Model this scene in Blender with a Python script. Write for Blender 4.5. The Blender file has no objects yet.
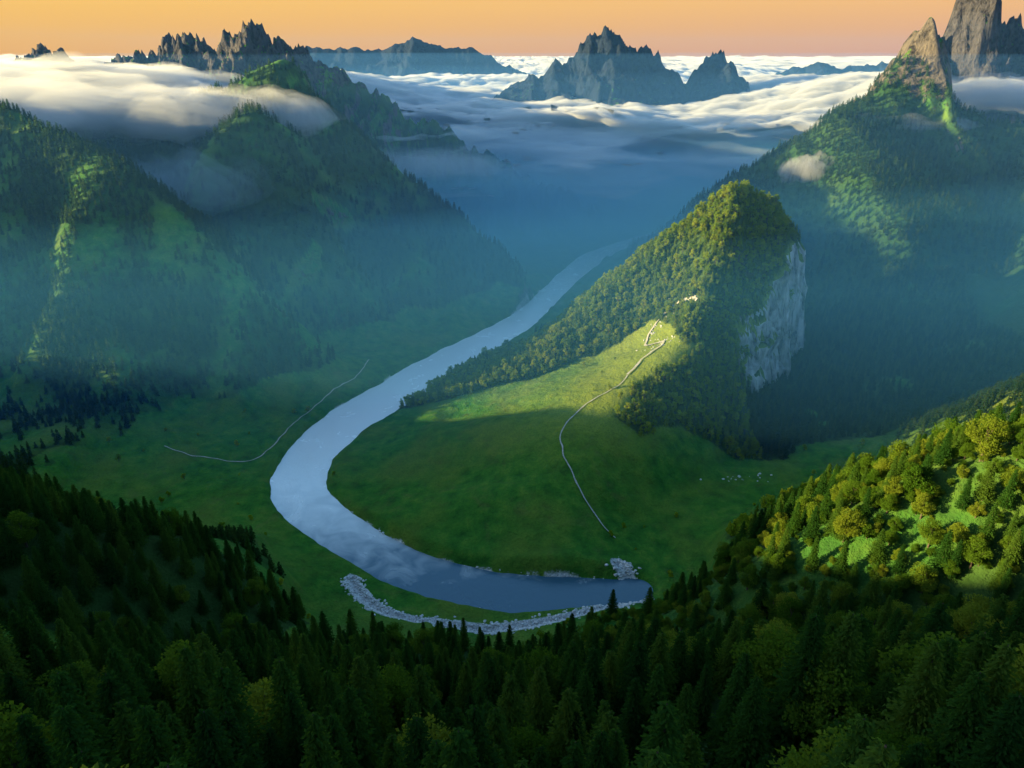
import bpy, math, time
import numpy as np
from mathutils import Vector
T0=time.time()
rng=np.random.default_rng(7)
# ---------------------------------------------------------------- noise
_g=np.random.default_rng(3).random(4096)*2*np.pi
GX=np.cos(_g).astype(np.float32); GY=np.sin(_g).astype(np.float32)
def gn(x,y,seed=0):
    xi=np.floor(x).astype(np.int64); yi=np.floor(y).astype(np.int64)
    xf=(x-xi); yf=(y-yi)
    def h(a,b):
        k=(a*374761393+b*668265263+seed*974634777)&0xffffffff
        k=((k^(k>>13))*1274126177)&0xffffffff
        return (k^(k>>16))&4095
    u=xf*xf*xf*(xf*(xf*6-15)+10); v=yf*yf*yf*(yf*(yf*6-15)+10)
    a=h(xi,yi); n00=GX[a]*xf+GY[a]*yf
    a=h(xi+1,yi); n10=GX[a]*(xf-1)+GY[a]*yf
    a=h(xi,yi+1); n01=GX[a]*xf+GY[a]*(yf-1)
    a=h(xi+1,yi+1); n11=GX[a]*(xf-1)+GY[a]*(yf-1)
    return ((n00*(1-u)+n10*u)*(1-v)+(n01*(1-u)+n11*u)*v)*1.5
def fbm(x,y,seed=0,o=4,g=.5):
    s=0;a=1;t=0
    for i in range(o):
        s=s+a*gn(x*2**i+i*7.3,y*2**i-i*3.1,seed+i); t+=a; a*=g
    return s/t
def rdg(x,y,seed=0,o=4,g=.5):
    s=0;a=1;t=0
    for i in range(o):
        s=s+a*(1-2*np.abs(gn(x*2**i+i*7.3,y*2**i-i*3.1,seed+i))); t+=a; a*=g
    return s/t
def sst(a,b,x):
    t=np.clip((x-a)/(b-a),0,1); return t*t*(3-2*t)
def smax(a,b,k):
    h=np.clip(.5+.5*(a-b)/k,0,1)
    return b*(1-h)+a*h+k*h*(1-h)
# ---------------------------------------------------------------- polylines
def near(X,Y,P):
    P=np.asarray(P,float); n=P.shape[1]
    bd=np.full(X.shape,1e9); vals=[np.zeros(X.shape) for _ in range(n-2)]
    s=np.zeros(X.shape); sd=np.zeros(X.shape); acc=0
    for i in range(len(P)-1):
        ax,ay=P[i,:2]; bx,by=P[i+1,:2]; dx,dy=bx-ax,by-ay; L=math.hypot(dx,dy)
        t=np.clip(((X-ax)*dx+(Y-ay)*dy)/L**2,0,1)
        px=X-(ax+t*dx); py=Y-(ay+t*dy); d=np.hypot(px,py)
        m=d<bd; bd=np.where(m,d,bd)
        s=np.where(m,acc+t*L,s)
        sd=np.where(m,(dx*py-dy*px)/L/(d+1e-4),sd)
        for j in range(n-2):
            vals[j]=np.where(m,P[i,2+j]*(1-t)+P[i+1,2+j]*t,vals[j])
        acc+=L
    return bd,s,sd,vals
def smooth(P,n=8):
    P=np.asarray(P,float); out=[]
    for i in range(len(P)-1):
        p0=P[max(i-1,0)];p1=P[i];p2=P[i+1];p3=P[min(i+2,len(P)-1)]
        for k in range(n):
            t=k/n
            out.append(.5*((2*p1)+(-p0+p2)*t+(2*p0-5*p1+4*p2-p3)*t*t+(-p0+3*p1-3*p2+p3)*t**3))
    out.append(P[-1]); return np.array(out)
def ridge(X,Y,P,r=.3,gul=.3,gf=.5,jag=0.,jf=1.2,seed=1):
    d,s,sd,(z,sl,sr)=near(X,Y,P)
    w=.5+.5*sd
    slope=sl*w+sr*(1-w)
    g=rdg(s*gf+3.3*w+fbm(X*.5,Y*.5,seed+9,2)*.5,d*.12,seed,3)
    slope=slope*(1-gul*(g-.35)*sst(0,1.5,d))
    if jag>0: z=z+jag*rdg(s*jf,s*0+.5,seed+5,4,.6)-jag*.4
    return z-slope*(np.sqrt(d*d+r*r)-r)
RIV=smooth([(2.55,12.05,.3),(1.5,11.9,.8),(-.24,12.0,.95),(-2.16,12.7,.85),(-3.94,14.1,.95),(-5.2,15.5,1.05),(-5.5,17.3,1.1),(-4.96,19.4,1.35),(-3.6,21.8,1.6),(-2.2,24.3,1.5),(.33,28.5,1.1),(1.75,32.3,.95),(3.1,35.8,1.0),(4.6,39,1.3),(7.5,42,2),(12,46,3)],6)
STR=smooth([(-3.3,12.2),(-2.9,11.6),(-2.1,11.0),(-.6,10.75),(.9,10.8),(1.9,11.2),(2.6,11.7),(2.45,12.3),(2.2,12.6)],6)
SPINE=[(1.2,13.0,.4,.24,.55),(1.0,14.5,1.05,.25,.7),(1.7,16.2,1.7,.32,.85),(3.4,17.9,2.15,.4,1.1),(4.9,19.2,3.0,.7,1.5),(5.7,20.4,4.2,.95,1.9),(6.25,21.5,5.5,1.1,2.15),(6.65,22.5,6.4,1.25,2.3),(7.4,23.3,5.9,1.3,2.4),(8.2,24.2,5.2,1.6,2.4)]
SL=[(6.1,22.55,5.75,1.2,1.0),(5.0,22.7,4.95,1.1,.9),(3.5,22.5,3.75,1.0,.8),(1.9,22.0,2.3,.9,.7),(.3,21.4,1.1,.7,.45),(-1.2,20.6,.6,.6,.3)]
RA=[(-26,31,8.8,.9,.9),(-18.3,28,8.1,.9,1.0),(-13.1,25,6.8,.9,1.05),(-10.3,23.5,4.8,.9,1.0),(-8.3,22.8,3.1,.9,.9),(-6.6,22.8,1.5,.8,.8),(-5.7,23.2,.4,.6,.6)]
RA2=[(-13.5,25,6.2,.8,.8),(-12.2,21.3,2.9,.8,.8),(-10.5,18,.7,.6,.6)]
RB=[(-30,37,7.6,.8,.8),(-22,36,7.6,.8,.8),(-14,35,7.9,.8,.8),(-9.5,34.5,9.7,.95,.95),(-7,33.5,6.9,.8,.8),(-4.4,33,4.9,.8,.8),(-.5,33,2.0,.7,.7),(.8,33.8,.3,.6,.6)]
RB2=[(-10.8,32.5,7.8,.8,.8),(-9.7,29.6,8.1,1.0,1.0),(-8.0,28.0,5.2,.85,.85),(-5.2,26.4,.8,.6,.6)]
RC=[(-45,52,8,.7,.7),(-32,50,8.6,.7,.7),(-28,50,10.0,.9,.9),(-25,50,8.8,.8,.8),(-20.4,50,10.5,.9,.9),(-18,49,9.2,.8,.8),(-15,48,11.5,.95,.95),(-12,47.5,9.4,.8,.8),(-8.4,47,7.4,.7,.7),(-4.9,47,5.8,.65,.65),(.5,47,2.9,.6,.6),(5.6,47,.5,.5,.5)]
RE=[(1,75,7,.6,.6),(4.5,75,9.0,.7,.7),(8.6,75,11.4,.8,.8),(11,75.5,9.8,.7,.7),(13.5,75,9.2,.7,.7),(16,75,6.9,.7,.7),(19.4,75,9.6,.9,.9),(22.5,75,6,.8,.8)]
RD=[(-52,150,8,.4,.4),(-40,150,10.3,.5,.5),(-28,150,11.0,.5,.5),(-18,150,11.3,.5,.5),(-8,150,10.3,.5,.5),(0,150,7,.4,.4)]
RG=[(33,110,6,.4,.4),(42,110,8.3,.5,.5),(50,110,7.9,.5,.5),(60,110,8.6,.5,.5),(80,110,7,.5,.5)]
RF=[(6.5,36.5,.6,.6,.6),(8.7,35.5,4.0,.8,.7),(11.4,35,5.3,.8,.6),(14.4,35,7.2,.8,.55),(17,37.3,8.1,.9,.6),(19.3,38,8.3,1,.6),(21.5,37.3,7.5,.9,.6),(23.5,35.5,6.7,.8,.55),(28,34.5,6.5,.8,.55),(36,33,7,.8,.55)]
RF2=[(14.4,34.5,6.9,.8,.8),(14.6,29,4.3,.7,.7),(13,24.5,1.6,.6,.6)]
RF3=[(25,34.5,6.6,.8,.8),(21,26.5,5.0,.7,.7),(17.5,21.5,2.6,.6,.6)]
P1=[(15.8,36.6,7.2,1.3,1.2),(17.0,37.1,8.6,1.5,1.2),(18.2,37.7,10.0,1.6,1.3),(19.1,38,11.8,1.9,1.6),(19.7,38.2,10.4,1.9,1.7),(20.4,38.4,8.6,1.9,1.8)]
P2=[(27,53,8.6,1.5,1.5),(29,55,10.8,2.1,2.1),(30.9,55,15.0,2.5,2.4),(32.4,55.5,12.1,2.1,2.1),(34.5,56,11.4,1.6,1.6),(42,56,9.5,1.2,1.2)]
RR=[(22,14.5,6,.7,.7),(16,15.5,4.2,.7,.7),(12.5,16.4,2.6,.7,.7),(9.6,17.0,.5,.5,.5)]
FG=[(-26,-1,12.5,.8,1.0),(-15,.5,11.2,.8,1.0),(-8,.2,9.0,.8,.85),(-4,0,8.0,.78,.76),(0,0,7.8,.78,.76),(6,.8,8.2,.8,.78),(14,2,9.5,.8,.8),(30,3,11,.8,.8)]  # left end, out of frame, raised to shade the foreground
FL=[(-24,10,7,1.,1.),(-16,9.6,6.2,1.,1.),(-12,9.1,5.5,1.0,1.0),(-8.4,8.6,4.6,.9,.85),(-6.6,8.4,4.1,.85,.8),(-5.3,9.0,3.4,.8,.8),(-3.9,9.0,1.9,.7,.7),(-2.7,9.3,.6,.6,.6)]
FR=smooth([(14,5,10,.8,.8),(9.5,6.8,7.6,.75,.8),(6.3,8,5.6,.7,.75),(4.5,8.3,4.2,.65,.7),(3.0,8.6,2.8,.6,.6),(1.9,9.1,1.3,.6,.6)],3)
BLOCKER=[(-22,11,5.2,1.1,1.1),(-21,14,5.3,1.2,1.2),(-21,15.8,5.0,1.3,1.3),(-21,17.6,2.9,.9,.9),(-21,19.5,2.9,.9,.9),(-20.5,23,6.3,1.3,1.3),(-22,26,8.5,1.1,1.1)]  # unseen ridge added to block the low sun, notched to light the meadow
def H(X,Y):
    sh=X.shape; X=X.ravel(); Y=Y.ravel()
    far=sst(14,40,np.hypot(X,Y))
    wa=.12+.7*far
    wx=X+wa*fbm(X*.3,Y*.3,11,3); wy=Y+wa*fbm(X*.3,Y*.3,23,3)
    dr=np.full(X.shape,99.); wr=np.ones(X.shape); ds=np.full(X.shape,99.)
    m=(X>-11)&(X<18)&(Y>7)&(Y<54)
    a,_,_,(b,)=near(X[m],Y[m],RIV); dr[m]=a; wr[m]=b
    m=(X>-5)&(X<5)&(Y>9)&(Y<14.5); ds[m]=near(X[m],Y[m],STR)[0]
    h=.13+.09*fbm(X*.7,Y*.7,4,3)+np.minimum(.035*np.maximum(dr-1,0),.7)
    h=h+.3*sst(1.2,5,dr)*np.maximum(fbm(X*.35,Y*.35,44,3)+.1,0)
    def add(P,k=.5,**kw):
        P=np.asarray(P,float); e=(P[:,2].max()+1.5)/P[:,3:5].min()*1.25+1
        m=(wx>P[:,0].min()-e)&(wx<P[:,0].max()+e)&(wy>P[:,1].min()-e)&(wy<P[:,1].max()+e)
        if m.any(): h[m]=smax(ridge(wx[m],wy[m],P,**kw),h[m],k)
    add(RA,.7,seed=31,gul=.45,gf=.35,jag=.2); add(RA2,.8,seed=35,gul=.4,gf=.5)
    add(RB,.6,seed=41,gul=.4,gf=.3,jag=.5); add(RB2,.5,seed=43,gul=.4,gf=.45,jag=.3)
    add(RC,.5,seed=51,gul=.4,gf=.25,jag=1.3,jf=.45)
    add(RF,.6,seed=61,gul=.4,gf=.25,jag=.3); add(RF2,.9,seed=63,gul=.3); add(RF3,.9,seed=65,gul=.3)
    add(P1,.2,seed=71,gul=.7,gf=.9,jag=1.2,jf=1.3,r=.05); add(P2,.3,seed=73,gul=.6,gf=.5,jag=1.8,jf=.5,r=.05)
    add(RR,.6,seed=77); add(BLOCKER,.4,seed=79,gul=.05)
    add(RE,.4,seed=81,gul=.5,gf=.25,jag=1.6,jf=.3,r=.05); add(RD,.5,seed=83,gul=.5,gf=.1,jag=2.2,jf=.08); add(RG,.5,seed=85,gul=.5,gf=.15,jag=1.6,jf=.1)
    add(FG,.4,seed=91,gul=.12,gf=.3); add(FL,.4,seed=93,gul=.15,gf=.5); add(FR,.5,seed=95,gul=.08,gf=.4)
    # central hill
    d=np.full(X.shape,99.); s=np.zeros(X.shape); sd=np.zeros(X.shape); hcf=np.full(X.shape,-9.); clf=np.zeros(X.shape)
    mm=(X>-9)&(X<17)&(Y>8)&(Y<33)
    x=X[mm]; y=Y[mm]
    dd,ss,sdd,(z,sl,sr)=near(x+.1*fbm(x,y,5,3),y+.1*fbm(x,y,6,3),SPINE)
    w=.5+.5*sdd; slope=sl*w+sr*(1-w)
    g=rdg(ss*.45+3*w+.4*fbm(x*.6,y*.6,8,2),dd*.15,12,3)
    slope=slope*(1-.22*(g-.35)*sst(.3,2.5,dd))
    z=z+.18*rdg(ss*.8,ss*0+.3,17,3)*sst(6,9,ss)
    r=.75*(1-sst(5,9,ss))+.08
    hc=z-slope*(np.sqrt(dd*dd+r*r)-r)
    # talus apron under the right flank
    ap=sst(.2,-.3,sdd)*sst(5.5,8,ss)
    hc=hc*(1-ap)+smax(hc,1.15-.30*dd,.3)*ap
    hs=ridge(x+.2*fbm(x*.7,y*.7,5,3),y+.2*fbm(x*.7,y*.7,7,3),SL,seed=21,gul=.25,gf=.5,jag=.15)-2.4*np.maximum(0,x-6.2)
    hc=smax(hc,hs,.45)
    # limestone cliff on the right flank
    cm=sst(3.2,2.5,np.hypot((x-8.0)*1.0,(y-22.3)*.85))*sst(.3,-.2,sdd)
    cn=.28*fbm(x*1.0,y*1.0,19,3)+.26*rdg(x*2.1,y*2.1,29,3)-.12
    cn=cn*sst(.9,1.9,hc)
    nat=hc+cn; n0=1.5; n1=2.75
    top=2.9+1.5*sst(6.4,8.6,x+.2*(y-22))+.35*fbm(x*.9,y*.9,33,2); base=.95
    t=np.clip((nat-n0)/(n1-n0),0,1)
    tg=np.interp(t,[0,.12,.30,.36,.58,.70,.86,1],[0,.2,.33,.52,.62,.84,.92,1])
    hr=np.where(nat<n0,nat*base/n0,np.where(nat<n1,base+(top-base)*tg,top+(nat-n1)*(6.5-top)/(6.5-n1)))-cn*.35
    hc=hc*(1-cm)+hr*cm
    h[mm]=smax(hc,h[mm],.35); d[mm]=dd; s[mm]=ss; sd[mm]=sdd; hcf[mm]=hc
    clf[mm]=cm*sst(.25,.0,hr-top)
    rel=sst(.5,4,h)
    far2=sst(18,45,np.hypot(X,Y))
    h=h+rel*far2*(.55*(rdg(X*.28,Y*.28,101,5)-.4))
    h=h+rel*(.10+.12*far2)*fbm(X*1.1,Y*1.1,111,4)+.02*fbm(X*3,Y*3,121,3)
    rk=sst(8,10,h)*sst(30,40,Y)
    h=h+rk*1.1*(rdg(X*.9,Y*.9,131,4,.6)-.45)*(Y<100)+rk*.4*(rdg(X*2.3,Y*2.3,151,3,.6)-.4)*(Y<60)
    hw=wr*.5*(1+.16*fbm(X*1.2,Y*1.2,141,3))
    k=sst(hw*.85,hw+.35,dr)
    h=-.15+(h+.15)*k
    h=h-.10*sst(.13,.03,ds)
    return [q.reshape(sh) for q in (h,dr,ds,hw,d,sd,s,hcf,clf)]
# ---------------------------------------------------------------- terrain mesh
def add_mesh(name,V,F,mats=(),smooth_=True,attrs=None,matidx=None,link=True):
    me=bpy.data.meshes.new(name)
    V=np.ascontiguousarray(V,np.float32)
    F=np.asarray(F)
    me.vertices.add(len(V)); me.vertices.foreach_set('co',V.ravel())
    if F.ndim==2 and F.size:
        k=F.shape[1]
        me.loops.add(F.size); me.loops.foreach_set('vertex_index',F.astype(np.int32).ravel())
        me.polygons.add(len(F)); me.polygons.foreach_set('loop_start',np.arange(0,F.size,k,dtype=np.int32))
        me.update(calc_edges=True)
    for m in mats: me.materials.append(m)
    if len(F): me.polygons.foreach_set('use_smooth',np.full(len(me.polygons),smooth_))
    if matidx is not None: me.polygons.foreach_set('material_index',np.asarray(matidx,np.int32))
    if attrs:
        for k,(ty,a) in attrs.items():
            at=me.attributes.new(k,ty,'POINT'); at.data.foreach_set('value',np.asarray(a).ravel())
    me.update()
    ob=bpy.data.objects.new(name,me)
    if link: bpy.context.scene.collection.objects.link(ob)
    return ob
def gridfaces(n,m):
    i=np.arange(n*m).reshape(n,m)
    return np.stack([i[:-1,:-1],i[:-1,1:],i[1:,1:],i[1:,:-1]],-1).reshape(-1,4)
ang=np.radians(np.concatenate([np.linspace(-88,-48,110)[:-1],np.linspace(-48,48,1000),np.linspace(48,88,80)[1:]]))
rad=np.concatenate([np.linspace(.5,7,30)[:-1],np.geomspace(7,95,950),np.geomspace(95,165,80)[1:],np.geomspace(165,1500,50)[1:]])
A,R=np.meshgrid(ang,rad)
X=R*np.sin(A); Y=R*np.cos(A)-6
Hh,dr,ds,hw,dsp,sdsp,ssp,hc,clf=H(X,Y)
wgt=(1-np.clip(clf*1.5,0,1))*sst(.4,.9,np.abs(dr-hw))*sst(.1,.5,ds)*sst(40,34,Y)
for _ in range(14):
    b=Hh.copy(); b[1:-1,1:-1]=(Hh[:-2,1:-1]+Hh[2:,1:-1]+Hh[1:-1,:-2]+Hh[1:-1,2:])*.25
    Hh=Hh+(b-Hh)*wgt
print('H',time.time()-T0)
F=gridfaces(len(rad),len(ang))[:,::-1]
grav=np.maximum(sst(.22,.05,ds), sst(hw+.22,hw+.08,dr)*sst(-.3,.3,fbm(X*1.3,Y*1.3,201,3)+.05)*.8)
dRr=np.gradient(Hh,axis=0)/np.gradient(R,axis=0); dTt=np.gradient(Hh,axis=1)/(R*np.gradient(A,axis=1))
SLP=np.hypot(dRr,dTt)
mfr=(X>0)&(X<18)&(Y>2)&(Y<14); dfr=np.full(X.shape,99.); dfr[mfr]=near(X[mfr],Y[mfr],FR)[0]
def forest_mask():
    h=Hh
    n=fbm(X*.5,Y*.5,301,3)
    onhill=hc>h-.25
    side=sdsp*dsp
    meadow=onhill&(side>-.3+.5*n)&(Y<20.5+.1*X+.35*n)&(h<2.85+.3*n)
    lowright=onhill&(side<=0)&(Y<16.6+n)
    m=np.zeros(X.shape)
    m=np.where(onhill&~meadow&~lowright,1.,m)
    fg=(Y<np.where((X>-3.6)&(X<2.4),8.7,10.3))&(h>.55+.5*n)
    m=np.where(fg,1.,m)
    m=np.where(fg&(dfr<.8+.5*n)&(X>2.2)&(Y>7.2),.7,m)
    clear=np.hypot(X+5.4,(Y-6.6)*1.3)<.7
    m=np.where(clear,0.,m)
    east=(X>7)&(Y>17.5+n)
    mt=(~onhill)&(Y>=10.3)&(h>np.where(east,.3,.75)+.5*n)&(h<np.where(Y<44,9.6,8.4)+.6*n)&(Y<60)
    m=np.where(mt,np.clip(.6+1.6*n+.35*sst(9,13,X)+.3*east+.4*sst(24,28,Y),0,1),m)
    m=np.where((SLP>1.9)&~onhill&~fg,0,m); m=np.where((SLP>3.2)&onhill,0,m)
    m=np.where((clf>.3)&(SLP>1.9),0,m)
    m=np.where(dr<hw+.25,0,m)
    return m
fm=forest_mask()
def samp(fields,x,y):
    r=np.hypot(x,y+6); a=np.arctan2(x,y+6)
    i=np.clip(np.searchsorted(rad,r)-1,0,len(rad)-2); j=np.clip(np.searchsorted(ang,a)-1,0,len(ang)-2)
    u=np.clip((r-rad[i])/(rad[i+1]-rad[i]),0,1); v=np.clip((a-ang[j])/(ang[j+1]-ang[j]),0,1)
    return [f[i,j]*(1-u)*(1-v)+f[i+1,j]*u*(1-v)+f[i,j+1]*(1-u)*v+f[i+1,j+1]*u*v for f in fields]
def HG(x,y): return samp([Hh],np.asarray(x,float),np.asarray(y,float))[0]

# ---------------------------------------------------------------- materials
def nt(mat): 
    mat.use_nodes=True; t=mat.node_tree; t.nodes.clear(); return t
class N:
    def __init__(s,t): s.t=t
    def __call__(s,ty,ins=None,**kw):
        n=s.t.nodes.new(ty)
        for k,v in kw.items(): setattr(n,k,v)
        if ins:
            for k,v in ins.items():
                if isinstance(v,bpy.types.NodeSocket): s.t.links.new(v,n.inputs[k])
                else: n.inputs[k].default_value=v
        return n
    def ramp(s,f,stops,interp='LINEAR'):
        n=s('ShaderNodeValToRGB',{0:f}); e=n.color_ramp; e.interpolation=interp
        while len(e.elements)<len(stops): e.elements.new(.5)
        for el,(p,c) in zip(e.elements,stops): el.position=p; el.color=(c if len(c)==4 else (*c,1))
        return n.outputs[0]
    def mix(s,f,a,b,bt='MIX'):
        n=s('ShaderNodeMix',data_type='RGBA',blend_type=bt)
        for i,v in ((0,f),(6,a),(7,b)):
            if isinstance(v,bpy.types.NodeSocket): s.t.links.new(v,n.inputs[i])
            else: n.inputs[i].default_value=v if i==0 or len(v)==4 else (*v,1)
        return n.outputs[2]
    def noise(s,v,sc,det=5,ro=.55,dist=0):
        return s('ShaderNodeTexNoise',{'Vector':v,'Scale':sc,'Detail':det,'Roughness':ro,'Distortion':dist}).outputs[0]
    def math(s,op,a,b=0.,c=0.,clamp=False):
        return s('ShaderNodeMath',{0:a,1:b,2:c},operation=op,use_clamp=clamp).outputs[0]
    def mr(s,v,a,b,c,d):
        return s('ShaderNodeMapRange',{0:v,1:a,2:b,3:c,4:d}).outputs[0]
def mat_terrain():
    m=bpy.data.materials.new('terrain_ground'); t=nt(m); n=N(t)
    geo=n('ShaderNodeNewGeometry'); pos=geo.outputs['Position']
    at=lambda k:n('ShaderNodeAttribute',attribute_name=k).outputs['Fac']
    big=n.noise(pos,.6,5); mid=n.noise(pos,3,6,.6); fine=n.noise(pos,22,4,.7)
    sp=n('ShaderNodeSeparateXYZ',{0:pos})
    g=n.ramp(mid,[(.3,(.018,.090,.012)),(.5,(.040,.155,.016)),(.7,(.10,.20,.022))])
    g=n.mix(n.math('MULTIPLY',n.ramp(big,[(.45,(0,0,0)),(.65,(1,1,1))]),.6),g,(.13,.17,.022))
    g=n.mix(n.math('MULTIPLY',n.ramp(n.noise(pos,1.5,6,.65,1.),[(.55,(0,0,0)),(.7,(1,1,1))]),.4),g,(.12,.105,.035))
    # sunlit yellow painted into the grass of the upper meadow
    lit_band=n.math('MULTIPLY',n.mr(n.math('ADD',sp.outputs[2],n.math('MULTIPLY',mid,.8)),1.3,2.3,0.,.8),n.mr(sp.outputs[1],14.,16.,0.,1.))
    lit_band=n.math('MULTIPLY',lit_band,n.mr(sp.outputs[0],-4.,-2.,0.,1.)); lit_band=n.math('MULTIPLY',lit_band,n.mr(sp.outputs[1],24.,22.,0.,1.))
    g=n.mix(lit_band,g,(.22,.25,.028))
    g=n.mix(n.math('MULTIPLY',n.ramp(fine,[(.45,(0,0,0)),(.7,(1,1,1))]),.5),g,(.018,.06,.010))
    g=n.mix(n.math('MULTIPLY',at('forest'),.85),g,n.ramp(fine,[(.3,(.012,.035,.009)),(.7,(.03,.065,.016))]))
    sx=n('ShaderNodeSeparateXYZ',{0:geo.outputs['True Normal']}); nz=n.math('ABSOLUTE',sx.outputs[2])
    rn=n.noise(n('ShaderNodeMapping',{'Vector':pos,'Scale':(1,1,.55)}).outputs[0],2.6,9,.68,.6)
    rock=n.ramp(rn,[(.32,(.05,.052,.06)),(.41,(.18,.18,.185)),(.50,(.38,.375,.37)),(.68,(.56,.55,.53))])
    cl=at('cliff')
    dark=n.mix(1.,rock,(.36,.31,.27),'MULTIPLY')
    rock=n.mix(n.math('MULTIPLY',cl,1.,clamp=True),dark,n.mix(1.,rock,(1.5,1.5,1.53),'MULTIPLY'))
    rock=n.mix(n.mr(sp.outputs[1],42.,48.,0.,1.),rock,n.mix(1.,rock,(.45,.50,.68),'MULTIPLY'))  # haze blue painted into the rock of the far ridges
    rock=n.mix(n.mr(sp.outputs[1],58.,66.,0.,1.),rock,n.mix(1.,rock,(.22,.38,.62),'MULTIPLY'))  # stronger blue dimming of distance painted into the farthest peaks
    alt=n.mr(sp.outputs[2],7.4,9.2,0.,.34)
    yy=n.mr(sp.outputs[1],34.,38.,0.,1.)
    thr=n.math('ADD',.37,n.math('MULTIPLY',alt,yy))
    thr=n.math('ADD',thr,n.math('MULTIPLY',cl,.14))
    thr=n.math('ADD',thr,n.mr(sp.outputs[1],60.,70.,0.,.6))
    thr=n.math('ADD',thr,n.math('MULTIPLY',n.math('SUBTRACT',mid,.5),.5))
    rf=n.mr(n.math('SUBTRACT',thr,nz),-.03,.05,0.,1.)
    rf=n.math('MULTIPLY',rf,n.mr(sp.outputs[1],15.,17.,.0,1.))
    c=n.mix(rf,g,rock)
    gr=n.ramp(n.noise(pos,30,3,.7),[(.35,(.25,.24,.22)),(.6,(.7,.68,.65))])
    gf=n.math('MULTIPLY',at('gravel'),1.,clamp=True)
    gf=n.mr(n.math('ADD',gf,n.math('MULTIPLY',n.math('SUBTRACT',fine,.5),.8)),.35,.6,0.,1.)
    c=n.mix(gf,c,gr)
    hgt=n.math('ADD',n.math('MULTIPLY',mid,.18),n.math('MULTIPLY',fine,.04))
    hgt=n.math('ADD',hgt,n.math('MULTIPLY',n.math('MULTIPLY',rn,rf),.7))
    b=n('ShaderNodeBump',{'Height':hgt,'Strength':.9,'Distance':1.})
    p=n('ShaderNodeBsdfPrincipled',{'Base Color':c,'Roughness':.95,'Normal':b.outputs[0]})
    p.inputs['Specular IOR Level'].default_value=.1
    n('ShaderNodeOutputMaterial',{0:p.outputs[0]}); return m
def mat_foliage(name,c1,c2,c3):
    m=bpy.data.materials.new(name); t=nt(m); n=N(t)
    oi=n('ShaderNodeObjectInfo'); tc=n('ShaderNodeNewGeometry')
    f=n.noise(tc.outputs['Position'],9,3,.6)
    mixf=n.math('ADD',n.math('MULTIPLY',oi.outputs['Random'],.6),n.math('MULTIPLY',f,.4))
    c=n.ramp(mixf,[(.15,c1),(.5,c2),(.85,c3)])
    d=n('ShaderNodeBsdfDiffuse',{0:c,1:.8}); tr=n('ShaderNodeBsdfTranslucent',{0:n.mix(1.,c,(1.4,1.3,.5),'MULTIPLY')})
    mx=n('ShaderNodeMixShader',{0:.45,1:d.outputs[0],2:tr.outputs[0]})
    n('ShaderNodeOutputMaterial',{0:mx.outputs[0]}); return m
def mat_simple(name,c1,c2,sc,rough=.9,bump=.3):
    m=bpy.data.materials.new(name); t=nt(m); n=N(t)
    pos=n('ShaderNodeNewGeometry').outputs['Position']
    f=n.noise(pos,sc,5,.65); c=n.ramp(f,[(.3,c1),(.7,c2)])
    b=n('ShaderNodeBump',{'Height':f,'Strength':bump,'Distance':.05})
    p=n('ShaderNodeBsdfPrincipled',{'Base Color':c,'Roughness':rough,'Normal':b.outputs[0]})
    n('ShaderNodeOutputMaterial',{0:p.outputs[0]}); return m
def mat_water():
    m=bpy.data.materials.new('river_water'); t=nt(m); n=N(t)
    pos=n('ShaderNodeNewGeometry').outputs['Position']
    f=n.noise(n('ShaderNodeMapping',{'Vector':pos,'Scale':(1.,.6,1.)}).outputs[0],14,3,.6,.5)
    f2=n.noise(pos,1.6,3,.5,.8)
    b=n('ShaderNodeBump',{'Height':f,'Strength':.15,'Distance':.05})
    r=n.mr(f2,.35,.7,.08,.32)
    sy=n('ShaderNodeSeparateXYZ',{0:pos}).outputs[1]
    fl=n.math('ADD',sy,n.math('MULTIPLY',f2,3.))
    col=n.mix(n.mr(fl,14.,17.5,0.,1.),(.04,.10,.14,1),(.86,.83,.77,1))  # bright sky reflection painted into the upstream water colour
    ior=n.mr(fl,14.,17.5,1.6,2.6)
    p=n('ShaderNodeBsdfPrincipled',{'Base Color':col,'Roughness':r,'IOR':ior,'Normal':b.outputs[0]})
    n('ShaderNodeOutputMaterial',{0:p.outputs[0]}); return m
def mat_vol(name,col,dens,aniso=.0):
    m=bpy.data.materials.new(name); t=nt(m); n=N(t)
    v=n('ShaderNodeVolumePrincipled',{'Color':(*col,1),'Density':dens,'Anisotropy':aniso})
    t.links.new(v.outputs[0],n('ShaderNodeOutputMaterial').inputs['Volume']); return m
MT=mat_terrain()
f32=lambda a:('FLOAT',a.astype(np.float32))
# weather the rock face sideways so ledges and overhangs break the wall
k=clf*sst(1.2,2.6,SLP)
al=X*.86+Y*.5
off=k*(.22*fbm(al*1.1,Hh*1.6,501,4,.6)+.12*rdg(al*2.5,Hh*.9,511,3))
XD=X+off*.65; YD=Y-off*1.1
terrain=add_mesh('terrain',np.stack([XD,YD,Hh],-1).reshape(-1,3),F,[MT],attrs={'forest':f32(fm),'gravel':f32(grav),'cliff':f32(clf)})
print('terrain',time.time()-T0)
# ---------------------------------------------------------------- river sheet
gx=np.arange(-9,15,.12); gy=np.arange(10,50,.12); GXX,GYY=np.meshgrid(gx,gy)
d_,_,_,(w_,)=near(GXX,GYY,RIV)
F2=gridfaces(len(gy),len(gx)); ok=(d_<w_*.5+.45).ravel()
F2=F2[ok[F2].all(1)]
used=np.unique(F2); remap=np.zeros(GXX.size,int); remap[used]=np.arange(len(used))
river=add_mesh('river',np.stack([GXX.ravel()[used],GYY.ravel()[used],np.zeros(len(used))],-1),remap[F2],[mat_water()])
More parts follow.
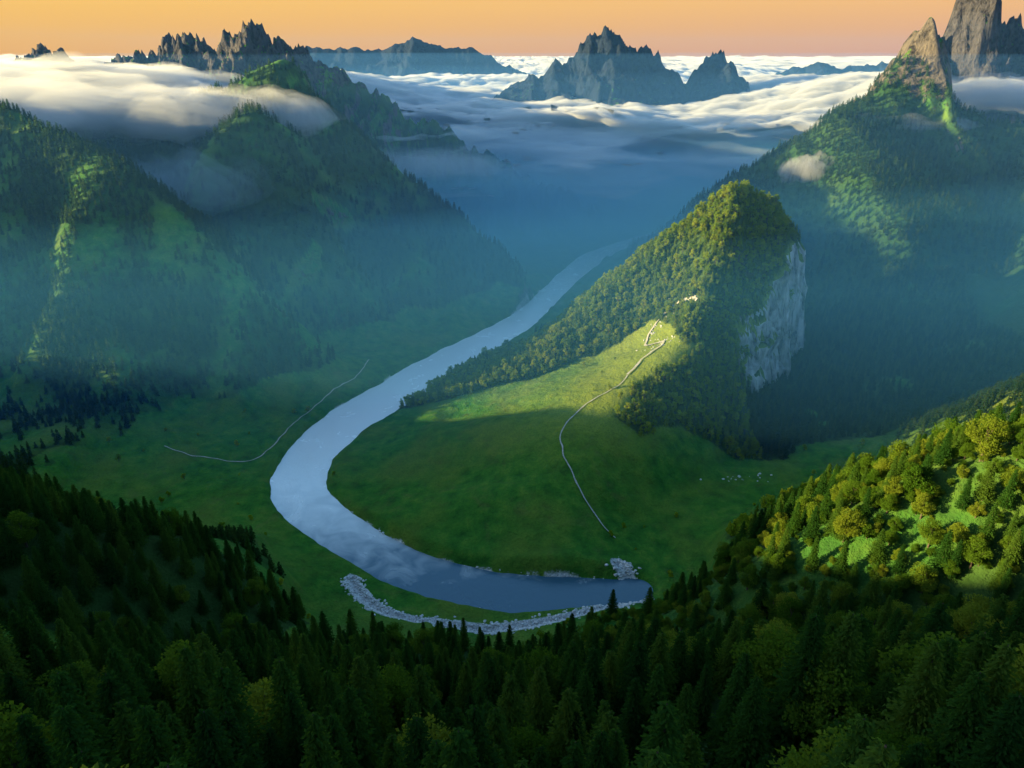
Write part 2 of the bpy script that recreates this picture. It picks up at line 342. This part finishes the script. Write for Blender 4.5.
# ---------------------------------------------------------------- paths
MP=mat_simple('path_gravel',(.22,.20,.16),(.5,.47,.40),30)
def ribbon(name,pts,w,lift=.02):
    P=smooth(pts,14); P=P+.04*np.stack([gn(P[:,0]*3,P[:,1]*3,5),gn(P[:,0]*3,P[:,1]*3,6)],-1)
    t=np.gradient(P,axis=0); t/=np.linalg.norm(t,axis=1)[:,None]; nn=np.stack([-t[:,1],t[:,0]],-1)
    ww=w*(1+.5*gn(P[:,0]*5,P[:,1]*5,9))[:,None]
    V=[]
    for k in (-1,-.33,.33,1):
        q=P+nn*ww*k*.5; V.append(np.stack([q[:,0],q[:,1],HG(q[:,0],q[:,1])+lift],-1))
    V=np.stack(V,1).reshape(-1,3)
    return add_mesh(name,V,gridfaces(len(P),4),[MP])
ribbon('footpath',[(2.25,13.4),(1.9,13.8),(1.55,14.4),(1.25,15.1),(1.2,15.9),(1.6,16.6),(2.0,17.1),(2.7,17.6),(3.1,18.1)],.03)
ribbon('hill_trail',[(3.1,18.1),(3.6,18.7),(4.2,19.2),(3.8,19.7),(4.1,20.3),(4.6,20.5),(5.0,20.3),(5.2,19.9)],.06,.04)
ribbon('shore_track',[(-4.9,23.6),(-5.1,22.2),(-5.75,20.8),(-6.2,19.6),(-6.45,18.5),(-6.6,17.5),(-7.1,16.9),(-8.4,17.1),(-9.3,17.4)],.03)
# ---------------------------------------------------------------- vegetation prototypes
BARK=mat_simple('bark',(.03,.02,.014),(.09,.065,.045),40)
CON=mat_foliage('conifer_needles',(.014,.050,.012),(.032,.09,.015),(.075,.135,.020))
LEA=mat_foliage('broad_leaves',(.040,.10,.010),(.085,.155,.016),(.17,.21,.024))
CON_LIT=mat_foliage('sunlit_conifer_crowns',(.06,.12,.012),(.13,.20,.016),(.22,.27,.022))  # sunlit brightness put into the far conifer colour
LEA_LIT=mat_foliage('sunlit_leafy_crowns',(.10,.18,.012),(.18,.26,.018),(.28,.32,.026))  # sunlit brightness put into the far leaf colour
CON_SHADE=mat_foliage('shaded_conifer_crowns',(.014,.045,.016),(.028,.07,.020),(.05,.09,.024))  # darker conifer copy, mountain shade put into its colour
def trunk(V,F,M,h,r0,base=(0,0,0),tip=None,k=6,mi=0):
    b=np.array(base,float); tp=np.array(tip if tip is not None else (0,0,h),float)
    ax=tp-b; ax/=np.linalg.norm(ax); u=np.cross(ax,[.3,1,.2]); u/=np.linalg.norm(u); v=np.cross(ax,u)
    i0=len(V)
    for q,rr in ((0,r0),(.5,r0*.6),(1,r0*.15)):
        for j in range(k):
            a=2*math.pi*j/k; V.append(b+(tp-b)*q+rr*(math.cos(a)*u+math.sin(a)*v))
    for q in range(2):
        for j in range(k):
            F.append((i0+q*k+j,i0+q*k+(j+1)%k,i0+(q+1)*k+(j+1)%k,i0+(q+1)*k+j)); M.append(mi)
def quad(V,F,M,p,d,s,w,rg):
    d=d/np.linalg.norm(d); u=np.cross(d,rg.normal(size=3)); u/=np.linalg.norm(u); nn=np.cross(d,u)
    i=len(V); V.extend([p-d*s*.5,p+u*w*.5+nn*s*.12,p+d*s*.5,p-u*w*.5+nn*s*.12]); F.append((i,i+1,i+2,i+3)); M.append(1)
def conifer(name,seed,nw,nb,ns,sz,wid,mat=None):
    rg=np.random.default_rng(seed); V=[];F=[];M=[]
    trunk(V,F,M,.97,.018)
    for w in range(nw):
        q=w/nw; z=.09+.89*q**.95
        Rm=wid*(1-z)**.78*rg.uniform(.82,1.15)+.012
        n=max(4,int(nb*(1-.45*q)))
        for b in range(n):
            a=2*math.pi*(b+rg.random())/n; R=Rm*rg.uniform(.7,1.12)
            if rg.random()<.06: continue
            dr_=np.array([math.cos(a),math.sin(a),0])
            for k in range(ns):
                f=(k+.7)/ns; p=dr_*R*f+np.array([0,0,z-.35*R*f+.18*R*f*f+rg.normal()*.006])
                side=np.array([-dr_[1],dr_[0],0])*rg.normal()*R*.22*f
                s=sz*(1.15-.6*q)*rg.uniform(.7,1.3)
                quad(V,F,M,p+side,dr_+np.array([0,0,-.35])+rg.normal(size=3)*.35,s,s*.62,rg)
    return add_mesh(name,np.array(V),np.array(F),[BARK,mat or CON],False,matidx=M,link=False)
def broad(name,seed,nl,per,sz,squash=1.,mat=None):
    rg=np.random.default_rng(seed); V=[];F=[];M=[]
    trunk(V,F,M,.7,.03)
    for l in range(nl):
        a=rg.uniform(0,2*math.pi); zz=rg.uniform(.28,.86)*squash; rr=.26*math.sin(math.pi*min(1,(zz/squash-.1)/.95))*rg.uniform(.4,1.1)
        c=np.array([rr*math.cos(a),rr*math.sin(a),zz]); R=rg.uniform(.1,.17)
        trunk(V,F,M,0,.012,(0,0,zz*.55),c,4)
        for k in range(per):
            d=rg.normal(size=3); d/=np.linalg.norm(d); d[2]=d[2]*.8+.1
            p=c+d*R*rg.uniform(.6,1.12)
            s=sz*rg.uniform(.6,1.4); quad(V,F,M,p,d*.5+rg.normal(size=3)*.6,s,s*.8,rg)
    return add_mesh(name,np.array(V),np.array(F),[BARK,mat or LEA],False,matidx=M,link=False)
def coll(name,obs):
    c=bpy.data.collections.new(name)
    for o in obs: c.objects.link(o)
    return c
near_con=[conifer('conifer_a',1,36,16,9,.036,.21),conifer('conifer_b',2,32,16,10,.038,.25),conifer('conifer_c',3,38,14,8,.036,.17)]
near_br=[broad('leafy_a',4,20,330,.028),broad('leafy_b',5,17,330,.03,.88)]
far_con=[conifer('conifer_d',6,11,8,3,.13,.22,CON_LIT),conifer('conifer_e',7,10,8,3,.14,.26,CON_LIT)]
far_br=[broad('leafy_f',8,9,32,.11,1.,LEA_LIT),broad('leafy_g',9,8,34,.12,.85,LEA_LIT)]
far_shaded=[conifer('shaded_conifer_h',10,11,8,3,.13,.21,CON_SHADE),conifer('shaded_conifer_i',11,10,8,3,.14,.25,CON_SHADE)]  # far conifers again, in the shade-coloured copy
C_near=coll('near_trees',near_con+near_br); C_far=coll('far_trees',far_con+far_br+far_shaded)
def scatter(name,P,sc,rz,idx,col):
    ob=add_mesh(name,P,np.zeros((0,)),attrs={'sc':('FLOAT',sc.astype(np.float32)),'rz':('FLOAT',rz.astype(np.float32)),'idx':('INT',idx.astype(np.int32))})
    g=bpy.data.node_groups.new(name+'_gn','GeometryNodeTree')
    g.interface.new_socket('Geometry',in_out='INPUT',socket_type='NodeSocketGeometry')
    g.interface.new_socket('Geometry',in_out='OUTPUT',socket_type='NodeSocketGeometry')
    n=N(g)
    gi=n('NodeGroupInput'); go=n('NodeGroupOutput')
    ci=n('GeometryNodeCollectionInfo'); ci.inputs['Collection'].default_value=col
    ci.inputs['Separate Children'].default_value=True; ci.inputs['Reset Children'].default_value=True
    def na(k,ty):
        a=n('GeometryNodeInputNamedAttribute',data_type=ty); a.inputs[0].default_value=k; return a.outputs[0]
    cx=n('ShaderNodeCombineXYZ',{2:na('rz','FLOAT')}); er=n('FunctionNodeEulerToRotation',{0:cx.outputs[0]})
    ip=n('GeometryNodeInstanceOnPoints',{'Points':gi.outputs[0],'Instance':ci.outputs[0],'Pick Instance':True,'Instance Index':na('idx','INT'),'Rotation':er.outputs[0],'Scale':na('sc','FLOAT')})
    g.links.new(ip.outputs[0],go.inputs[0])
    md=ob.modifiers.new('scatter','NODES'); md.node_group=g
    return ob
def cand(x0,x1,y0,y1,sp):
    x,y=np.meshgrid(np.arange(x0,x1,sp),np.arange(y0,y1,sp)); x=x.ravel();y=y.ravel()
    x=x+rng.uniform(-.45,.45,x.size)*sp; y=y+rng.uniform(-.45,.45,x.size)*sp
    k=np.abs(x)<y*.80+4; x=x[k];y=y[k]
    h,m,dr_,hw_,df_=samp([Hh,fm,dr,hw,dfr],x,y)
    return x,y,h,m,dr_,hw_,df_
x,y,h,m,dr_,hw_,df_=cand(-10,12,.8,11.2,.27)
k=(rng.random(x.size)<m*(.6+.4*sst(4.5,7,y)))
x1,y1,h1,df1=x[k],y[k],h[k],df_[k]
n=x1.size; sc=rng.uniform(.44,.76,n)*(1+.6*sst(7,3.8,y1)); right=(x1>1.5)
sh=(df1<1.2)&right
idx=np.where(rng.random(n)<np.where(sh,.45,np.where(right&(y1>5.5),.35,.10)),rng.integers(3,5,n),rng.integers(0,3,n))
sc=np.where(idx>2,sc*.8,sc); sc=np.where(sh,sc*.85,sc)
scatter('conifer_forest',np.stack([x1,y1,h1-.02],-1),sc,rng.uniform(0,6.28,n),idx,C_near); print('near trees',n)
x,y,h,m,dr_,hw_,df_=cand(1.5,12,6.5,11,.15)
k=(df_<1.5)&(rng.random(x.size)<.6)
n=k.sum(); scatter('shrubs',np.stack([x[k],y[k],h[k]-.02],-1),rng.uniform(.08,.28,n),rng.uniform(0,6.28,n),rng.integers(3,5,n),C_near)
P=[];S=[];I=[]
x,y,h,m,dr_,hw_,df_=cand(-18,16,11.2,26,.135)
k=(rng.random(x.size)<m); n=k.sum()
P.append(np.stack([x[k],y[k],h[k]-.02],-1)); S.append(rng.uniform(.2,.38,n))
dark_=(x[k]<-3.5)|(x[k]>9.8)|((x[k]>6.5)&(h[k]<1.6))  # slopes given the shade-coloured crowns
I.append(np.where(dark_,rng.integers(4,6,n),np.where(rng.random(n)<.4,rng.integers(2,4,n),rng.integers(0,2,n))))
x,y,h,m,dr_,hw_,df_=cand(-30,30,26,46,.23)
k=(rng.random(x.size)<m*.95); n=k.sum()
P.append(np.stack([x[k],y[k],h[k]-.02],-1)); S.append(rng.uniform(.24,.42,n)); I.append(rng.integers(4,6,n))
x,y,h,m,dr_,hw_,df_=cand(-11,12,10.3,22,.45)
k=(rng.random(x.size)<.12)&(dr_>hw_+.3)&(m<.1)&~((x>-4.5)&(x<2)&(y>12.6)); n=k.sum()
P.append(np.stack([x[k],y[k],h[k]-.02],-1)); S.append(rng.uniform(.08,.24,n)); I.append(rng.integers(2,4,n))
P=np.concatenate(P);S=np.concatenate(S);I=np.concatenate(I)
scatter('mountain_forest',P,S,rng.uniform(0,6.28,len(P)),I,C_far); print('mid trees',len(P),time.time()-T0)
for i,(px,py,s,kk) in enumerate([(-.15,3.35,1.0,0),(.95,3.6,1.0,2),(-1.9,3.5,.95,1),(-3.3,4.6,.95,0),(2.0,3.4,.8,3),(-1.1,4.0,.9,2),(3.0,4.6,.9,1),(1.4,4.7,.9,0),(-2.5,5.2,.85,2),(.3,4.9,.85,1),(4.4,8.1,.55,3),(5.2,8.1,.6,4),(5.9,8.1,.65,3),(6.6,8.0,.7,4)]):
    src=(near_con+near_br)[kk]
    nm='pine_tree' if kk<3 else 'leafy_tree'
    o=bpy.data.objects.new(nm,src.data); bpy.context.scene.collection.objects.link(o)
    o.location=(px,py,float(HG([px],[py])[0])-.02); o.scale=(s,s,s); o.rotation_euler=(0,0,i*1.3)
# ---------------------------------------------------------------- rocks
ROCK=mat_simple('boulder_stone',(.3,.29,.27),(.68,.66,.62),20)
def rock(name,seed):
    import bmesh
    bm=bmesh.new(); bmesh.ops.create_icosphere(bm,subdivisions=2,radius=.5); rg=np.random.default_rng(seed)
    V=np.array([v.co[:] for v in bm.verts]); d=rg.normal(size=(7,3)); d/=np.linalg.norm(d,axis=1)[:,None]
    for q in d:
        t=V@q; V=V-np.maximum(t-.3,0)[:,None]*q
    F=np.array([[v.index for v in f.verts] for f in bm.faces]); bm.free()
    return add_mesh(name,V*[1.2,.9,.7],F,[ROCK],False,link=False)
C_rock=coll('rocks',[rock('stone_a',1),rock('stone_b',2),rock('stone_c',3)])
t=rng.uniform(0,1,2600); Ps=STR[(t*(len(STR)-1)).astype(int)]; Ps=Ps+rng.normal(0,.08,(2600,2))
t=rng.uniform(0,1,500); q=RIV[(t*28).astype(int)]; a=rng.uniform(0,6.28,500); q2=q[:,:2]+np.stack([np.cos(a),np.sin(a)],-1)*(q[:,2:3]*.5+.12)
tp=np.array([(4.2,19.2),(3.8,19.7),(4.1,20.3),(4.6,20.5),(5.0,20.3)]); q3=tp[rng.integers(0,5,110)]+rng.normal(0,.16,(110,2))
q4=np.stack([rng.normal(5.8,.45,22),rng.normal(15.9,.1,22)],-1)
Q=np.concatenate([Ps,q2,q3,q4]); dd,_,_,(ww,)=near(Q[:,0],Q[:,1],RIV); Q=Q[dd>ww*.5-.05]
scatter('riverbank_stones',np.stack([Q[:,0],Q[:,1],HG(Q[:,0],Q[:,1])],-1),rng.uniform(.02,.09,len(Q)),rng.uniform(0,6.28,len(Q)),rng.integers(0,3,len(Q)),C_rock)
# ---------------------------------------------------------------- haze and cloud
def box(name,a,b,mat,parent=None):
    V=[(x,y,z) for x in (a[0],b[0]) for y in (a[1],b[1]) for z in (a[2],b[2])]
    F=[(0,1,3,2),(4,6,7,5),(0,4,5,1),(2,3,7,6),(0,2,6,4),(1,5,7,3)]
    o=add_mesh(name,np.array(V,float),np.array(F),[mat],False); o.parent=parent; return o
HZ=bpy.data.objects.new('haze',None); bpy.context.scene.collection.objects.link(HZ)
for i,(zt,de) in enumerate(((11.6,.0012),(9.9,.0016),(8.4,.0024))):
    box('air_%d'%i,(-45-i,14+i*.3,-3.2-.1*i),(70+i,110+i,zt),mat_vol('haze_air_%d'%i,(.13,.42,1.),de),HZ)
box('air_low',(-24,15.5,-2.5),(40,70,5.2),mat_vol('valley_air',(.10,.47,.92),.019),HZ)
box('air_mist',(-20,28,-2),(30,66,3.8),mat_vol('mist_air',(.32,.88,1.),.055),HZ)
box('air_far_mist',(-14,35.5,-1.8),(28,65,4.4),mat_vol('far_mist_air',(.45,.92,1.),.07),HZ)
CLM=mat_vol('cloud_vapour',(1,1,1),1.2,.1)
def lens(name,xs,ys,top,thick,mat):
    XX,YY=np.meshgrid(xs,ys); t=top(XX,YY); th=np.maximum(thick(XX,YY),0)
    n,m_=XX.shape; f=gridfaces(n,m_)
    keep=(th.ravel()[f]>0).any(1); f=f[keep]
    VT=np.stack([XX,YY,t],-1).reshape(-1,3); VB=np.stack([XX,YY,t-th],-1).reshape(-1,3)
    zero=(th.ravel()<=0); N0=len(VT); ib=np.arange(N0)+N0; ib[zero]=np.arange(N0)[zero]
    Fa=np.concatenate([f,ib[f][:,::-1]]); V=np.concatenate([VT,VB]); u=np.unique(Fa); rm=np.zeros(len(V),int); rm[u]=np.arange(len(u))
    return add_mesh(name,V[u],rm[Fa],[mat])
def level(x,y):
    f=1-sst(60,130,y)
    return 5.7+.6*sst(80,300,y)+(3.2*sst(-5,-22,x)+2.2*sst(14,30,x))*f
def ctop(x,y):
    return level(x,y)+1.1*fbm(x*.11,y*.16,401,5,.5)+.5*rdg(x*.3,y*.4,411,3)+1.3*fbm(x*.035,y*.035,417,3)*sst(70,130,y)
def cth(x,y):
    front=np.interp(x,[-60,-24,-16,-6,8,18,26,60],[35,37,42,52,52,47,41,38])
    n=fbm(x*.12,y*.12,421,4)
    return np.minimum((y-front)*.16+2.4*n,2.6)*sst(0,1,(600-y)/20)*sst(0,1,(500-np.abs(x))/20)
xs=np.concatenate([-np.geomspace(520,45,40)[:-1],np.linspace(-45,60,230),np.geomspace(60,520,40)[1:]])
ys=np.concatenate([np.linspace(34,110,190),np.geomspace(110,610,90)[1:]])
lens('cloud_sea',xs,ys,ctop,cth,CLM)
def mk2(z0,sd,off):
    def ct(x,y): return z0+.9*fbm(x*.12,y*.12,sd,4)+.3*rdg(x*.3,y*.3,sd+2,3)
    def th(x,y):
        n=fbm(x*.13,y*.13,sd+10,4)
        return np.minimum(np.minimum((y-43-off)*.12,(76-y)*.3)+2.0*n,2.2)*sst(0,4,x+12)*sst(0,4,32-x)
    return ct,th
LC=mat_vol('low_cloud',(.86,.96,1),.22,.1)
for z0,sd,off in ((4.5,431,0),(3.6,461,-3),(5.2,481,4)):
    ct,th=mk2(z0,sd,off); lens('low_cloud',np.linspace(-14,34,100),np.linspace(37,82,90),ct,th,LC)
def blob(name,c,r,seed,mat,res=64,shells=(0.,.3,.6)):
    par=bpy.data.objects.new(name,None); bpy.context.scene.collection.objects.link(par)
    xs=np.linspace(-1.4,1.4,res)
    for i,q0 in enumerate(shells):
        def qq(x,y):
            u=(x-c[0])/r[0]; v=(y-c[1])/r[1]; return u,v,1-q0-u*u-v*v+.9*fbm(u*1.6+seed,v*1.6,seed,4)+.25*fbm(u*4,v*5,seed+i*3,3)
        def top(x,y):
            u,v,q=qq(x,y); return c[2]+r[2]*np.sqrt(np.maximum(q,0)*.8)*(1+.5*fbm(u*3,v*3,seed+3,3))-.1*i*r[2]
        def th(x,y):
            u,v,q=qq(x,y); return np.where(q>0,r[2]*(1.5-.2*i)*np.sqrt(np.maximum(q,0)),0)*sst(1.4,1.2,np.abs(u))*sst(1.4,1.2,np.abs(v))
        o=lens('vapour_%d'%i,c[0]+xs*r[0],c[1]+xs*r[1],top,th,mat); o.parent=par
    return par
M1=mat_vol('fog_vapour',(1,1,1),.40,.2); M2=mat_vol('soft_fog',(1,1,1),.2,.2); M3=mat_vol('thin_fog',(.6,.82,1),.10,.2)
blob('fog_bank',(-12.6,32.4,7.5),(5.4,2.4,1.4),3,M1)
blob('fog_bank',(-20,33,7.7),(8,4,1.5),4,M2)
blob('fog_bank',(-12.5,27.5,5.4),(4.5,2.2,1.3),15,M3,shells=(0.,.4))
blob('fog_bank',(-4.5,36.5,5.0),(4.5,1.8,.9),25,mat_vol('ridge_fog',(.8,.93,1),.14,.2),shells=(0.,.4))
blob('fog_bank',(12.9,33.0,5.2),(1.3,.9,.85),6,mat_vol('fog_wisp',(1,1,1),.9,.2),shells=(0.,.4))
blob('fog_bank',(17.5,36.0,6.9),(4,1.3,.5),8,M1,shells=(0.,.4))
blob('fog_bank',(24,39,7.9),(6,2.5,1.1),18,M1,shells=(0.,.4))
blob('fog_bank',(-24,40,8.4),(10,5,1.4),9,M1,shells=(0.,.4))
# ---------------------------------------------------------------- light
EL=math.radians(8.0); S=Vector((-1,-.06,0)).normalized()*math.cos(EL)+Vector((0,0,math.sin(EL)))
sun=bpy.data.lights.new('sun','SUN'); sun.energy=23; sun.angle=math.radians(.6); sun.color=(1.,.78,.34)
so=bpy.data.objects.new('sun',sun); bpy.context.scene.collection.objects.link(so); so.rotation_euler=S.to_track_quat('Z','Y').to_euler()
w=bpy.data.worlds.new('World'); bpy.context.scene.world=w; w.use_nodes=True; t=w.node_tree; t.nodes.clear(); n=N(t)
sky=n('ShaderNodeTexSky',sky_type='NISHITA'); sky.sun_disc=False; sky.sun_elevation=EL; sky.sun_rotation=math.atan2(S.x,S.y)%(2*math.pi)
sky.altitude=800; sky.air_density=1.4; sky.dust_density=2.0; sky.ozone_density=3.5
bg=n('ShaderNodeBackground',{0:sky.outputs[0],1:.52})
sp=n('ShaderNodeSeparateXYZ',{0:n('ShaderNodeTexCoord').outputs['Generated']})
lr=n.mr(sp.outputs[0],-.5,.5,0.,1.)
lo=n.mix(lr,(.86,.44,.12,1),(.72,.37,.24,1)); hi=n.mix(lr,(.95,.56,.15,1),(.88,.50,.22,1))
hor=n.mix(n.mr(sp.outputs[2],.0,.05,0.,1.),lo,hi)
bg2=n('ShaderNodeBackground',{0:hor,1:1.})
fac=n('ShaderNodeMapRange',{0:sp.outputs[2],1:.07,2:.26,3:1.,4:0.},interpolation_type='SMOOTHSTEP').outputs[0]
mx=n('ShaderNodeMixShader',{0:fac,1:bg.outputs[0],2:bg2.outputs[0]})
n('ShaderNodeOutputWorld',{0:mx.outputs[0]})
sc_=bpy.context.scene
sc_.view_settings.view_transform='Standard'; sc_.view_settings.look='None'; sc_.view_settings.exposure=0
cam=bpy.data.cameras.new('camera'); cam.lens=26; cam.sensor_width=36; cam.clip_end=5000; cam.clip_start=.05
co=bpy.data.objects.new('camera',cam); sc_.collection.objects.link(co); co.location=(0,0,10); co.rotation_euler=(math.radians(90-24.2),0,0)
sc_.camera=co
print('done',time.time()-T0)
